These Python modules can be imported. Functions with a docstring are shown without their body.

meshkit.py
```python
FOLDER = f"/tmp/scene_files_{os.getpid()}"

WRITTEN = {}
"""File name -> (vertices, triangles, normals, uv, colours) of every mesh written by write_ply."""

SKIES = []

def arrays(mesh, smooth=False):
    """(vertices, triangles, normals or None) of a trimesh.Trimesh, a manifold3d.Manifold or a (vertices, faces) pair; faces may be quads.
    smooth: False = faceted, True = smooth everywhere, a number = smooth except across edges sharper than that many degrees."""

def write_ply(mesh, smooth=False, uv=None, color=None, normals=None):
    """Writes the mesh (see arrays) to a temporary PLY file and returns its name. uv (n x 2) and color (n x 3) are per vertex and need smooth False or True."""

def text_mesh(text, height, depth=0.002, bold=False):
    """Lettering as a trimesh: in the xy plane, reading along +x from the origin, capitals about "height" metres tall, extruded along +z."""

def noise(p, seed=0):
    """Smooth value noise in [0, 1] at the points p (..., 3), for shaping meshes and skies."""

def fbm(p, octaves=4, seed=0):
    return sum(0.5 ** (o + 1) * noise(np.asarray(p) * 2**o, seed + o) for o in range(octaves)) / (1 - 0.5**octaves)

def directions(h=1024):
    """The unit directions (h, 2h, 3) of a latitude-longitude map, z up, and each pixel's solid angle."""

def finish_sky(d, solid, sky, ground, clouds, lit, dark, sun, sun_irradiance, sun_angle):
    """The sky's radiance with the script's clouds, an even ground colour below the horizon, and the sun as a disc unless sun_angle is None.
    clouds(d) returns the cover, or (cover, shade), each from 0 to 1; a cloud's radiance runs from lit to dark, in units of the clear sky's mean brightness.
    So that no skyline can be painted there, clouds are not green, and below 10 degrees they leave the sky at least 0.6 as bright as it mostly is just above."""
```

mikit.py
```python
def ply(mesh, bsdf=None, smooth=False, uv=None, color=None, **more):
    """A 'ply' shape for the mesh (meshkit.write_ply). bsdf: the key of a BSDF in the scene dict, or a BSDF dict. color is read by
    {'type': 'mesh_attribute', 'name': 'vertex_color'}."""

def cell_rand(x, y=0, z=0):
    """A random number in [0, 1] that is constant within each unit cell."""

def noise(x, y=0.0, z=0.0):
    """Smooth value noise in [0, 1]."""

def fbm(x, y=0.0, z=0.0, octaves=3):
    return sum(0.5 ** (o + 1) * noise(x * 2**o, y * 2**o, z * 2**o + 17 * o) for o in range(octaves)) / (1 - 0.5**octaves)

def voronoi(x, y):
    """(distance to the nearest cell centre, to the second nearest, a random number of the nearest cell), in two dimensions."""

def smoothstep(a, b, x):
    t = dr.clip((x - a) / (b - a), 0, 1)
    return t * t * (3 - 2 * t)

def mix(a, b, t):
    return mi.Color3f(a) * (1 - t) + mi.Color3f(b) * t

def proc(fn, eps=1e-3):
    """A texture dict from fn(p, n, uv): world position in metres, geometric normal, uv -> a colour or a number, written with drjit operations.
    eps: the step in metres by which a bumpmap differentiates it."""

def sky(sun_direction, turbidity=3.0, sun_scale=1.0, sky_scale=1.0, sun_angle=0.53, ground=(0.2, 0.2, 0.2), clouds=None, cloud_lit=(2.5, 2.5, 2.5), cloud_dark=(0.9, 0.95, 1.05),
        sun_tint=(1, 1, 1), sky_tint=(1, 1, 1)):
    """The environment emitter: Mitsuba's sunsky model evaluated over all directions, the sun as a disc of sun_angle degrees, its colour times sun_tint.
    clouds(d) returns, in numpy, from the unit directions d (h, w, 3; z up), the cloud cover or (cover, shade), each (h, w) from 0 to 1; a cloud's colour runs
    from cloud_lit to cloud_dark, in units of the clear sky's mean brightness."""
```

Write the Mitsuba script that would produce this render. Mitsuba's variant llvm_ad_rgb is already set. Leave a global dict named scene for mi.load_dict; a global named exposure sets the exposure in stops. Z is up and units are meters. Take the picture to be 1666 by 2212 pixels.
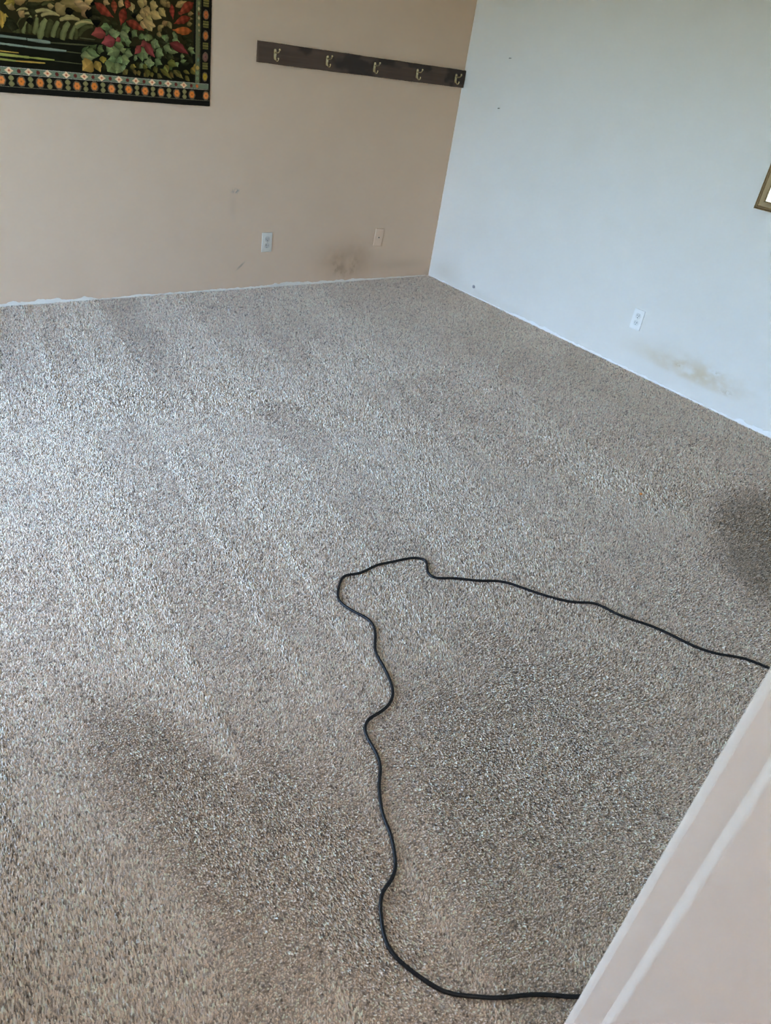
import math
import numpy as np
import trimesh
import drjit as dr
import mitsuba as mi
import mikit
import meshkit
from shapely.geometry import Polygon, LineString
from shapely import affinity

# ------------------------------------------------------------------ camera, sky, exposure
# Room axes: x to the right along the tan wall, y towards it, z up. The far corner of the floor is the origin.
T = mi.ScalarTransform4f
EYE = np.array([-3.9058, -4.0608, 1.4762])
FWD = np.array([0.58559, 0.61011, -0.53371])
DOWN = np.array([-0.23788, -0.50008, -0.83266])
exposure = 6.55

scene = {}
labels = {}
scene['camera'] = {
    'type': 'thinlens', 'fov': 2 * math.degrees(math.atan(833.0 / 1635.9)), 'fov_axis': 'x',
    'aperture_radius': 0.0018, 'focus_distance': 2.7, 'near_clip': 0.02, 'far_clip': 100.0,
    'to_world': T().look_at(origin=EYE.tolist(), target=(EYE + FWD).tolist(), up=(-DOWN).tolist()),
}


def clouds(d):
    n = meshkit.fbm(d * [2.2, 2.2, 5.0] + 3.1, 5, seed=4)
    return np.clip((n - 0.50) * 4.0, 0, 1) * 0.45, np.clip((n - 0.55) * 2.0, 0, 1) * 0.5


# the sun stands behind the house: the patio door sees only sky and lawn
scene['sky'] = mikit.sky((0.75, -0.35, 0.62), turbidity=3.5, sun_scale=0.0, sky_scale=1.0, ground=(0.258, 0.248, 0.120), sky_tint=(0.95, 0.99, 1.12),
                         clouds=clouds, cloud_lit=(1.9, 1.95, 2.0), cloud_dark=(1.0, 1.1, 1.25))

# ------------------------------------------------------------------ helpers
LX, FY, HZ = -4.30, -3.9225, 2.44          # left wall, front (doorway) wall, ceiling
HALL_Y, HALL_X0, HALL_X1 = -5.6, -4.9, -1.6


def lin(c):
    c = np.asarray(c, float) / 255.0
    return np.where(c <= 0.04045, c / 12.92, ((c + 0.055) / 1.055) ** 2.4)


def rgb(c):
    return {'type': 'rgb', 'value': [float(v) for v in c]}


def plain(key, c, rough=0.6, spec=0.3, **more):
    scene[key] = {'type': 'twosided', 'bsdf': {'type': 'principled', 'base_color': c if isinstance(c, dict) else rgb(c), 'roughness': rough, 'specular': spec, **more}}


USED = {}


def add(name, mesh, bsdf, parent=None, label=None, category=None, group=None, kind=None, smooth=False, **more):
    key = f'{parent}__{name}' if parent else name
    if key in scene or key in labels:
        n = USED[key] = USED.get(key, 0) + 1
        key = f'{key}_{n:03d}'
    scene[key] = mikit.ply(mesh, bsdf, smooth=smooth, **more)
    tag(key, label, category, group, kind)
    return key


def tag(key, label=None, category=None, group=None, kind=None):
    d = {k: v for k, v in dict(label=label, category=category, group=group, kind=kind).items() if v}
    if d:
        labels[key] = d


def box(x0, x1, y0, y1, z0, z1):
    m = trimesh.creation.box((x1 - x0, y1 - y0, z1 - z0))
    m.apply_translation(((x0 + x1) / 2, (y0 + y1) / 2, (z0 + z1) / 2))
    return m


def cat(*ms):
    return trimesh.util.concatenate(ms)


def prism(poly, depth):
    """Polygon in (a, b) extruded along +c."""
    return trimesh.creation.extrude_polygon(poly, depth, engine='earcut')


def bevelled(w, h, d, bev, r=0.0, seg=3):
    """Rounded rectangular plate centred in (a, b), standing from c = 0 to d with a chamfered front edge."""
    def ring(inset, c):
        a, b, rr = w / 2 - inset, h / 2 - inset, max(r - inset, 0.0004)
        pts = []
        for k, (sx, sy) in enumerate(((1, 1), (-1, 1), (-1, -1), (1, -1))):
            for j in range(seg + 1):
                t = math.pi / 2 * (k + j / seg)
                pts.append((sx * (a - rr) + rr * math.cos(t), sy * (b - rr) + rr * math.sin(t), c))
        return np.array(pts)
    rs = [ring(0, 0), ring(0, d - bev), ring(bev * 0.35, d - bev * 0.3), ring(bev, d)]
    n = len(rs[0])
    v = np.vstack(rs + [[[0, 0, d]], [[0, 0, 0]]])
    f = []
    for k in range(len(rs) - 1):
        for i in range(n):
            j = (i + 1) % n
            f += [(k * n + i, k * n + j, (k + 1) * n + j), (k * n + i, (k + 1) * n + j, (k + 1) * n + i)]
    top, bot, o = len(rs) * n, len(rs) * n + 1, (len(rs) - 1) * n
    for i in range(n):
        j = (i + 1) % n
        f += [(o + i, o + j, top), (j, i, bot)]
    return trimesh.Trimesh(v, f, process=False)


def tube(pts, r, n=8, caps=True):
    pts = np.asarray(pts, float)
    r = np.broadcast_to(r, len(pts))
    t = np.gradient(pts, axis=0)
    t /= np.linalg.norm(t, axis=1, keepdims=True)
    u = np.cross(t[0], [0, 0, 1.0] if abs(t[0][2]) < 0.9 else [1.0, 0, 0])
    rings = []
    for k in range(len(pts)):
        u = u - t[k] * (u @ t[k])
        u /= np.linalg.norm(u)
        w = np.cross(t[k], u)
        a = np.arange(n) * 2 * math.pi / n
        rings.append(pts[k] + r[k] * (np.cos(a)[:, None] * u + np.sin(a)[:, None] * w))
    v = np.vstack(rings + [pts[:1], pts[-1:]])
    f = []
    for k in range(len(pts) - 1):
        for i in range(n):
            j = (i + 1) % n
            f += [(k * n + i, k * n + j, (k + 1) * n + j), (k * n + i, (k + 1) * n + j, (k + 1) * n + i)]
    if caps:
        a, b, o = len(v) - 2, len(v) - 1, (len(pts) - 1) * n
        for i in range(n):
            j = (i + 1) % n
            f += [(j, i, a), (o + i, o + j, b)]
    return trimesh.Trimesh(v, f, process=False)


def spline(pts, n):
    from scipy.interpolate import CubicSpline
    pts = np.asarray(pts, float)
    s = np.r_[0, np.cumsum(np.linalg.norm(np.diff(pts, axis=0), axis=1))]
    return CubicSpline(s, pts)(np.linspace(0, s[-1], n))


def on_back(m, x, z, y=0.0, roll=0.0):
    """From (a, b, c) to the tan wall: a along +x, b up, c out of the wall (-y)."""
    m = m.copy()
    m.apply_transform(np.array([[1, 0, 0, 0], [0, 0, -1, 0], [0, 1, 0, 0], [0, 0, 0, 1.0]]) @ trimesh.transformations.rotation_matrix(roll, [0, 0, 1]))
    m.apply_translation((x, y, z))
    return m


def on_right(m, y, z, x=0.0, roll=0.0):
    """From (a, b, c) to the white wall: a along -y, b up, c out of the wall (-x)."""
    m = m.copy()
    m.apply_transform(np.array([[0, 0, -1, 0], [-1, 0, 0, 0], [0, 1, 0, 0], [0, 0, 0, 1.0]]) @ trimesh.transformations.rotation_matrix(roll, [0, 0, 1]))
    m.apply_translation((x, y, z))
    return m


# ------------------------------------------------------------------ materials
def blob(a, b, a0, b0, ra, rb):
    return dr.exp(-(dr.square((a - a0) / ra) + dr.square((b - b0) / rb)))


TAN = (0.655, 0.470, 0.328)
WHITE = (0.778, 0.755, 0.718)


def tan_paint(p, n, uv):
    x, z = p.x, p.z
    c = mix3(TAN, (0.96, 0.97, 0.98), mikit.fbm(x * 2.1, z * 2.1, 3.0, octaves=3))
    w = mikit.fbm(x * 23, z * 23, 1.0, octaves=3)
    s = mikit.fbm(x * 60, z * 38, 7.0, octaves=2)
    # rubbed brown patch low on the wall below the blank plate
    haze = blob(x, z, -0.77, 0.145, 0.19, 0.115) * (0.55 + 0.6 * w)
    ring = dr.exp(-dr.square((dr.sqrt(dr.square((x + 0.775) / 0.085) + dr.square((z - 0.13) / 0.075)) - 1.0 + 0.5 * (w - 0.5)) / 0.33))
    core = (ring * mikit.smoothstep(0.35, 0.7, s) + blob(x, z, -0.80, 0.10, 0.03, 0.022)) * mikit.smoothstep(0.20, 0.08, z)
    pale = blob(x, z, -0.745, 0.135, 0.045, 0.045)
    c = mikit.mix(c, mi.Color3f(0.335, 0.205, 0.115), dr.clip(haze * 0.66 + core * 0.28 - pale * 0.30, 0, 0.72))
    # scuffs: a grey rub at knee height and a slanting streak low down
    rub = blob(x, z, -1.612, 0.572, 0.022, 0.010) * mikit.smoothstep(0.35, 0.6, mikit.fbm(x * 120, z * 120, 2.0, octaves=2))
    run = blob(x, z, -1.625, 0.49, 0.022, 0.07) * 0.10
    c = mikit.mix(c, mi.Color3f(0.27, 0.24, 0.23), dr.clip(rub * 0.9 + run, 0, 0.8))
    a = (x + 1.558) * 0.75 + (z - 0.147) * 0.66
    b = -(x + 1.558) * 0.66 + (z - 0.147) * 0.75
    c = mikit.mix(c, mi.Color3f(0.26, 0.21, 0.17), dr.clip(blob(a, b, 0.0, 0.0, 0.028, 0.005) * 0.7, 0, 0.6))
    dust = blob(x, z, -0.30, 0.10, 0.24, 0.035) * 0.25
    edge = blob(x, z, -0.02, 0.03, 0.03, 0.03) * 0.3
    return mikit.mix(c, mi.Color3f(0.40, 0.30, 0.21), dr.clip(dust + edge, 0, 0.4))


def mix3(base, other, t):
    return mikit.mix(mi.Color3f(base) , mi.Color3f(base) * mi.Color3f(other), t)


def white_paint(p, n, uv):
    y, z = p.y, p.z
    c = mix3(WHITE, (0.965, 0.965, 0.955), mikit.fbm(y * 2.0, z * 2.0, 5.0, octaves=3))
    w = mikit.fbm(y * 13, z * 20, 1.0, octaves=4)
    m = blob(y, z, -2.23, 0.155, 0.25, 0.065) * mikit.smoothstep(0.22, 0.72, w)
    m2 = blob(y, z, -1.98, 0.15, 0.22, 0.06) * 0.30
    lo = mikit.smoothstep(0.085, 0.115, z)
    c = mikit.mix(c, mi.Color3f(0.60, 0.49, 0.335), dr.clip((m * 0.72 + m2 * 1.1) * (0.25 + 0.75 * lo), 0, 0.85))
    nick = blob(y, z, -2.32, 0.195, 0.030, 0.012) + blob(y, z, -2.10, 0.155, 0.025, 0.008) + blob(y, z, -2.40, 0.125, 0.035, 0.014)
    c = mikit.mix(c, mi.Color3f(0.44, 0.34, 0.19), dr.clip(nick * 0.36 * mikit.smoothstep(0.4, 0.6, mikit.fbm(y * 70, z * 110, 3.0, octaves=2)), 0, 0.6))
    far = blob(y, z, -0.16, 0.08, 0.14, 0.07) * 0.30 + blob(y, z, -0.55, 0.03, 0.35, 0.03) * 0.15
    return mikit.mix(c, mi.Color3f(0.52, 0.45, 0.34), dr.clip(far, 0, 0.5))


def wall_bump(p, n, uv):
    return 0.0006 * mikit.fbm(p.x * 90 + p.y * 90, p.z * 90, p.y * 11, octaves=2)


scene['tan_wall_paint'] = {'type': 'twosided', 'bsdf': {'type': 'principled', 'base_color': mikit.proc(tan_paint), 'roughness': 0.6, 'specular': 0.25}}
scene['white_wall_paint'] = {'type': 'twosided', 'bsdf': {'type': 'principled', 'base_color': mikit.proc(white_paint), 'roughness': 0.6, 'specular': 0.25}}
plain('cream_wall_paint', (0.78, 0.70, 0.60), 0.65)
plain('ceiling_paint', (0.80, 0.79, 0.76), 0.8)
plain('plaster', (0.76, 0.70, 0.62), 0.8)
plain('white_plaster', (0.88, 0.88, 0.88), 0.7)
plain('trim_paint', (0.80, 0.695, 0.61), 0.26, 0.5)
plain('white_plastic', (0.84, 0.84, 0.83), 0.35, 0.5)
plain('white_plastic_face', (0.74, 0.74, 0.73), 0.4, 0.5)
plain('almond_plastic', (0.68, 0.485, 0.345), 0.45, 0.4)
plain('aged_plastic', (0.62, 0.565, 0.49), 0.4, 0.4)
plain('aged_plastic_face', (0.50, 0.46, 0.41), 0.45, 0.4)
plain('dark_slot', (0.03, 0.03, 0.03), 0.6)
plain('grey_rubber', (0.30, 0.30, 0.32), 0.7)
plain('dark_steel', (0.10, 0.09, 0.08), 0.45, metallic=0.6)
plain('screw_metal', (0.55, 0.54, 0.52), 0.35, metallic=0.9)
plain('brass', (0.66, 0.55, 0.34), 0.30, metallic=0.95)
plain('black_rubber', (0.009, 0.009, 0.010), 0.48, 0.3)
plain('carpet_backing', (0.45, 0.37, 0.30), 0.9, 0.1)
plain('orange_crumb', (0.55, 0.20, 0.05), 0.7)
plain('white_vinyl', (0.80, 0.80, 0.80), 0.4)
scene['window_glass'] = {'type': 'thindielectric', 'int_ior': 1.5}
scene['mirror_silver'] = {'type': 'twosided', 'bsdf': {'type': 'roughconductor', 'material': 'Ag', 'alpha': 0.01}}
plain('gilt', (0.33, 0.235, 0.125), 0.38, 0.5, metallic=0.6)


def walnut(p, n, uv):
    g = mikit.fbm(p.x * 3.0, p.z * 70.0, p.y * 20, octaves=4)
    k = mikit.fbm(p.x * 9.0 + 4, p.z * 16.0, 2.0, octaves=3)
    c = mikit.mix(mi.Color3f(0.042, 0.024, 0.015), mi.Color3f(0.105, 0.062, 0.040), g)
    return mikit.mix(c, mi.Color3f(0.014, 0.010, 0.008), mikit.smoothstep(0.54, 0.74, k) * 0.7)


scene['walnut_stain'] = {'type': 'principled', 'base_color': mikit.proc(walnut), 'roughness': 0.5, 'specular': 0.35}
scene['carpet_yarn'] = {'type': 'diffuse', 'reflectance': {'type': 'mesh_attribute', 'name': 'vertex_color'}}
scene['woven_thread'] = {'type': 'twosided', 'bsdf': {'type': 'diffuse', 'reflectance': {'type': 'mesh_attribute', 'name': 'vertex_color'}}}


def weave(p, n, uv):
    return 0.0005 * dr.abs(dr.sin(p.x * 1400.0) * dr.sin(p.z * 1100.0)) + 0.0010 * mikit.fbm(p.x * 160, p.z * 160, 0.0, octaves=2)


plain('black_cloth', (0.013, 0.011, 0.008), 1.0, 0.0)

# ------------------------------------------------------------------ the room shell
W = 0.115
WD = 0.30                                  # the doorway goes through a thick wall
add('floor', box(HALL_X0 - W, W, HALL_Y - W, W, -0.12, 0.0), 'carpet_backing', kind='structure', label='floor of the room under the beige carpet')
add('wall_back', box(LX - W, W, 0.0, W, 0.0, HZ), 'tan_wall_paint', kind='structure', label='tan painted wall with the coat rack, tapestry and brown smudges')
add('wall_right', box(0.0, W, FY - W, 0.0, 0.0, HZ), 'white_wall_paint', kind='structure', label='off-white painted wall with a beige stain above the carpet')
PY0, PY1, PZ = -2.75, -0.80, 2.06          # patio door opening in the left wall
add('wall_left', cat(box(LX - W, LX, PY1, 0.0, 0.0, HZ), box(LX - W, LX, FY - W, PY0, 0.0, HZ), box(LX - W, LX, PY0, PY1, PZ, HZ)), 'cream_wall_paint', kind='structure')
JX, DW, DH = -3.193, 0.81, 2.04            # right jamb face, width and height of the doorway
JL = JX - DW
t = 0.018                                  # jamb board thickness
add('wall_front', cat(box(LX - W, JL - t, FY - WD, FY, 0, HZ), box(JX + t, W, FY - WD, FY, 0, HZ), box(JL - t, JX + t, FY - WD, FY, DH + t, HZ)), 'cream_wall_paint', kind='structure')
add('ceiling', box(HALL_X0 - W, W, HALL_Y - W, W, HZ, HZ + 0.1), 'ceiling_paint', kind='structure')
add('wall_hall', cat(box(HALL_X0 - W, HALL_X1 + W, HALL_Y - W, HALL_Y, 0, HZ), box(HALL_X0 - W, HALL_X0, HALL_Y, FY - WD + 0.1, 0, HZ), box(HALL_X1, HALL_X1 + W, HALL_Y, FY - WD, 0, HZ),
                     box(HALL_X0, LX - W, FY - WD, FY - WD + 0.1, 0, HZ)), 'cream_wall_paint', kind='structure')

# sliding patio door on the left, the daylight of the room
f = 0.055
xm = LX - 0.055
parts = [box(xm - 0.03, xm + 0.03, PY0, PY0 + f, 0.02, PZ), box(xm - 0.03, xm + 0.03, PY1 - f, PY1, 0.02, PZ), box(xm - 0.03, xm + 0.03, PY0, PY1, PZ - f, PZ), box(xm - 0.03, xm + 0.03, PY0, PY1, 0.0, 0.05)]
ym = (PY0 + PY1) / 2
add('window_1', cat(*parts), 'white_vinyl', kind='structure')
add('sash', box(xm - 0.02, xm + 0.02, ym - 0.03, ym + 0.03, 0.05, PZ - f), 'white_vinyl', 'window_1')
for y0, y1 in ((PY0 + f, ym - 0.03), (ym + 0.03, PY1 - f)):
    add('pane', (np.array([[xm, y0, 0.05], [xm, y1, 0.05], [xm, y1, PZ - f], [xm, y0, PZ - f]]), np.array([[0, 1, 2, 3]])), 'window_glass', 'window_1')

# added unseen overhang, keeps high sky light off the floor and wall
add('added_eave', box(LX - W - 0.55, LX - W, -5.0, 1.0, 2.30, 2.44), 'white_vinyl', kind='structure')

# ------------------------------------------------------------------ doorway: jambs, stops and casings
def profile_up(pts, x, z0, z1, flip=1):
    """A profile in (inwards, y) pushed up from z0 to z1; inwards is towards the middle of the opening."""
    poly = Polygon([(x - flip * a, b) for a, b in pts])
    m = prism(poly, z1 - z0)
    m.apply_translation((0, 0, z0))
    return m


def smooth_arc(cx, cy, r, a0, a1, n=7):
    return [(cx + r * math.cos(math.radians(a)), cy + r * math.sin(math.radians(a))) for a in np.linspace(a0, a1, n)]


JY0, JY1 = FY - WD - 0.001, FY + 0.001
tag('door_1', 'white painted door frame in the right foreground, out of focus', None, None, 'structure')
STOP = -3.953                               # room-side start of the stop
# a moulded stop: a cove, then a rounded bead, then its flat face
stop_pts = [(0, STOP), (0.0012, STOP - 0.002), (0.0030, STOP - 0.0045), (0.0060, STOP - 0.0075), (0.0088, STOP - 0.0105), (0.0103, STOP - 0.0130), (0.0110, STOP - 0.0160), (0.0110, STOP - 0.205), (0.0100, STOP - 0.207), (0, STOP - 0.207)]
cas_pts = lambda s: [(-0.0006, s * 0.0), (-0.0006, s * 0.0012), (-0.0032, s * 0.0058), (-0.0066, s * 0.0100), (-0.0120, s * 0.0136), (-0.020, s * 0.0146), (-0.045, s * 0.0165), (-0.057, s * 0.0165), (-0.060, s * 0.014), (-0.060, s * 0.0)]
for flip, x in ((1, JX), (-1, JL)):
    jp = [(-t, JY0), (-0.002, JY0), (0, JY0 + 0.002), (0, JY1 - 0.0004), (-0.0004, JY1), (-t, JY1)]
    add('jamb', profile_up(jp, x, 0, DH, flip), 'trim_paint', 'door_1', smooth=35)
    add('stop', profile_up(stop_pts, x, 0, DH - 0.011, flip), 'trim_paint', 'door_1', label='moulded door stop strip' if flip == 1 else None, smooth=40)
    add('casing', profile_up([(a, FY + b) for a, b in cas_pts(1)], x, 0, DH + 0.06, flip), 'trim_paint', 'door_1', smooth=40)
    add('casing', profile_up([(a, FY - WD + b) for a, b in cas_pts(-1)], x, 0, DH + 0.06, flip), 'trim_paint', 'door_1', smooth=40)
add('jamb', box(JL, JX, JY0, JY1, DH, DH + t), 'trim_paint', 'door_1')
add('casing', box(JL - 0.004, JX + 0.004, FY, FY + 0.0165, DH + 0.004, DH + 0.06), 'trim_paint', 'door_1')

# ------------------------------------------------------------------ ragged plaster strips where the baseboards were
rng = np.random.default_rng(11)


def ragged(points, seed):
    """(position, height in metres) -> a finely torn top edge."""
    pos = np.array([p for p, _ in points])
    hh = np.array([h for _, h in points]) / 1000.0
    s = np.linspace(pos.min(), pos.max(), int(abs(np.ptp(pos)) / 0.008))
    order = np.argsort(pos)
    h = np.interp(s, pos[order], hh[order])
    n = meshkit.fbm(np.stack([s * 42, s * 0 + seed, s * 0], -1), 4, seed=seed) - 0.5
    return s, np.maximum(h * (1 + 1.3 * n), 0.0008) + 0.006


def strip_mesh(s, h, depth):
    return prism(Polygon([(s[0], 0.0)] + list(zip(s, h)) + [(s[-1], 0.0)]), depth)


A_STRIP = [(-4.28, 14), (-3.6, 18), (-3.2, 12)] + [(-2.924, 20), (-2.79, 15), (-2.721, 22), (-2.579, 18), (-2.456, 18), (-2.418, 3), (-2.328, 6), (-2.196, 10), (-2.059, 8), (-1.676, 10), (-1.388, 10), (-1.253, 22), (-1.148, 16), (-0.932, 14), (-0.703, 12), (-0.625, 16), (-0.585, 6), (-0.337, 6), (-0.031, 4)]
B_STRIP = [(-0.039, 0), (-0.189, 8), (-0.31, 2), (-0.428, 5), (-0.786, 6), (-0.912, 12), (-1.155, 16), (-1.309, 10), (-1.6, 9), (-1.935, 9), (-2.242, 5), (-2.3, 8), (-2.329, 0), (-2.372, 9), (-2.497, 8), (-2.524, 20), (-2.631, 14), (-2.657, 30), (-2.698, 28)] + [(-2.9, 12), (-3.3, 20), (-3.8, 10)]
s, h = ragged(A_STRIP, 3)
add('plaster_strip', on_back(strip_mesh(s, h, 0.0016), 0, 0, 0.0), 'plaster', 'wall_back', label='ragged white strip of bare plaster along the carpet')
s, h = ragged([(-p, q * 1.15 + 1.0) for p, q in B_STRIP], 8)
add('plaster_strip', on_right(strip_mesh(s, h, 0.0022), 0, 0, 0.0), 'white_plaster', 'wall_right', label='ragged white strip of bare plaster along the carpet')

# ------------------------------------------------------------------ black cord on the carpet
CORD = [(-1.30, -3.93), (-1.56, -3.78), (-1.70, -3.68)] + [(-1.746, -3.613), (-1.747, -3.596), (-1.775, -3.541), (-1.837, -3.48), (-1.877, -3.413), (-1.901, -3.334), (-1.932, -3.267), (-1.975, -3.188), (-1.999, -3.121), (-2.046, -3.09), (-2.115, -3.019), (-2.16, -2.946), (-2.199, -2.888), (-2.274, -2.843), (-2.344, -2.793), (-2.396, -2.752), (-2.394, -2.736), (-2.371, -2.703), (-2.359, -2.675), (-2.37, -2.659), (-2.407, -2.642), (-2.469, -2.631), (-2.527, -2.623), (-2.601, -2.629), (-2.65, -2.62), (-2.685, -2.643), (-2.717, -2.677), (-2.733, -2.704), (-2.733, -2.743), (-2.721, -2.783), (-2.71, -2.817), (-2.712, -2.848), (-2.73, -2.883), (-2.755, -2.914), (-2.775, -2.945), (-2.786, -2.981), (-2.797, -3.02), (-2.811, -3.057), (-2.833, -3.092), (-2.869, -3.116), (-2.911, -3.124), (-2.944, -3.129), (-2.963, -3.142), (-2.979, -3.174), (-2.988, -3.218), (-3.004, -3.256), (-3.034, -3.291), (-3.056, -3.321), (-3.082, -3.369), (-3.095, -3.408), (-3.115, -3.447), (-3.141, -3.481), (-3.166, -3.495), (-3.189, -3.503), (-3.209, -3.519), (-3.228, -3.546), (-3.246, -3.582), (-3.25, -3.611), (-3.245, -3.64), (-3.232, -3.679), (-3.211, -3.72), (-3.176, -3.753), (-3.134, -3.785), (-3.086, -3.812), (-3.042, -3.843), (-3.021, -3.86)][1:] + [(-2.95, -3.895), (-2.80, -3.90), (-2.5, -3.88), (-2.2, -3.89)]
cp = spline(CORD, 700)
cz = 0.0088 + 0.0022 * (meshkit.fbm(np.c_[cp * 9.0, cp[:, 0] * 0], 2, seed=5) - 0.5)
cord_pts = np.c_[cp, cz]
cord_r = 0.0041
add('extension_cord', tube(cord_pts, cord_r, 10), 'black_rubber', label='long black power cord looping loosely across the beige carpet', category='cord', smooth=True)

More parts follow.
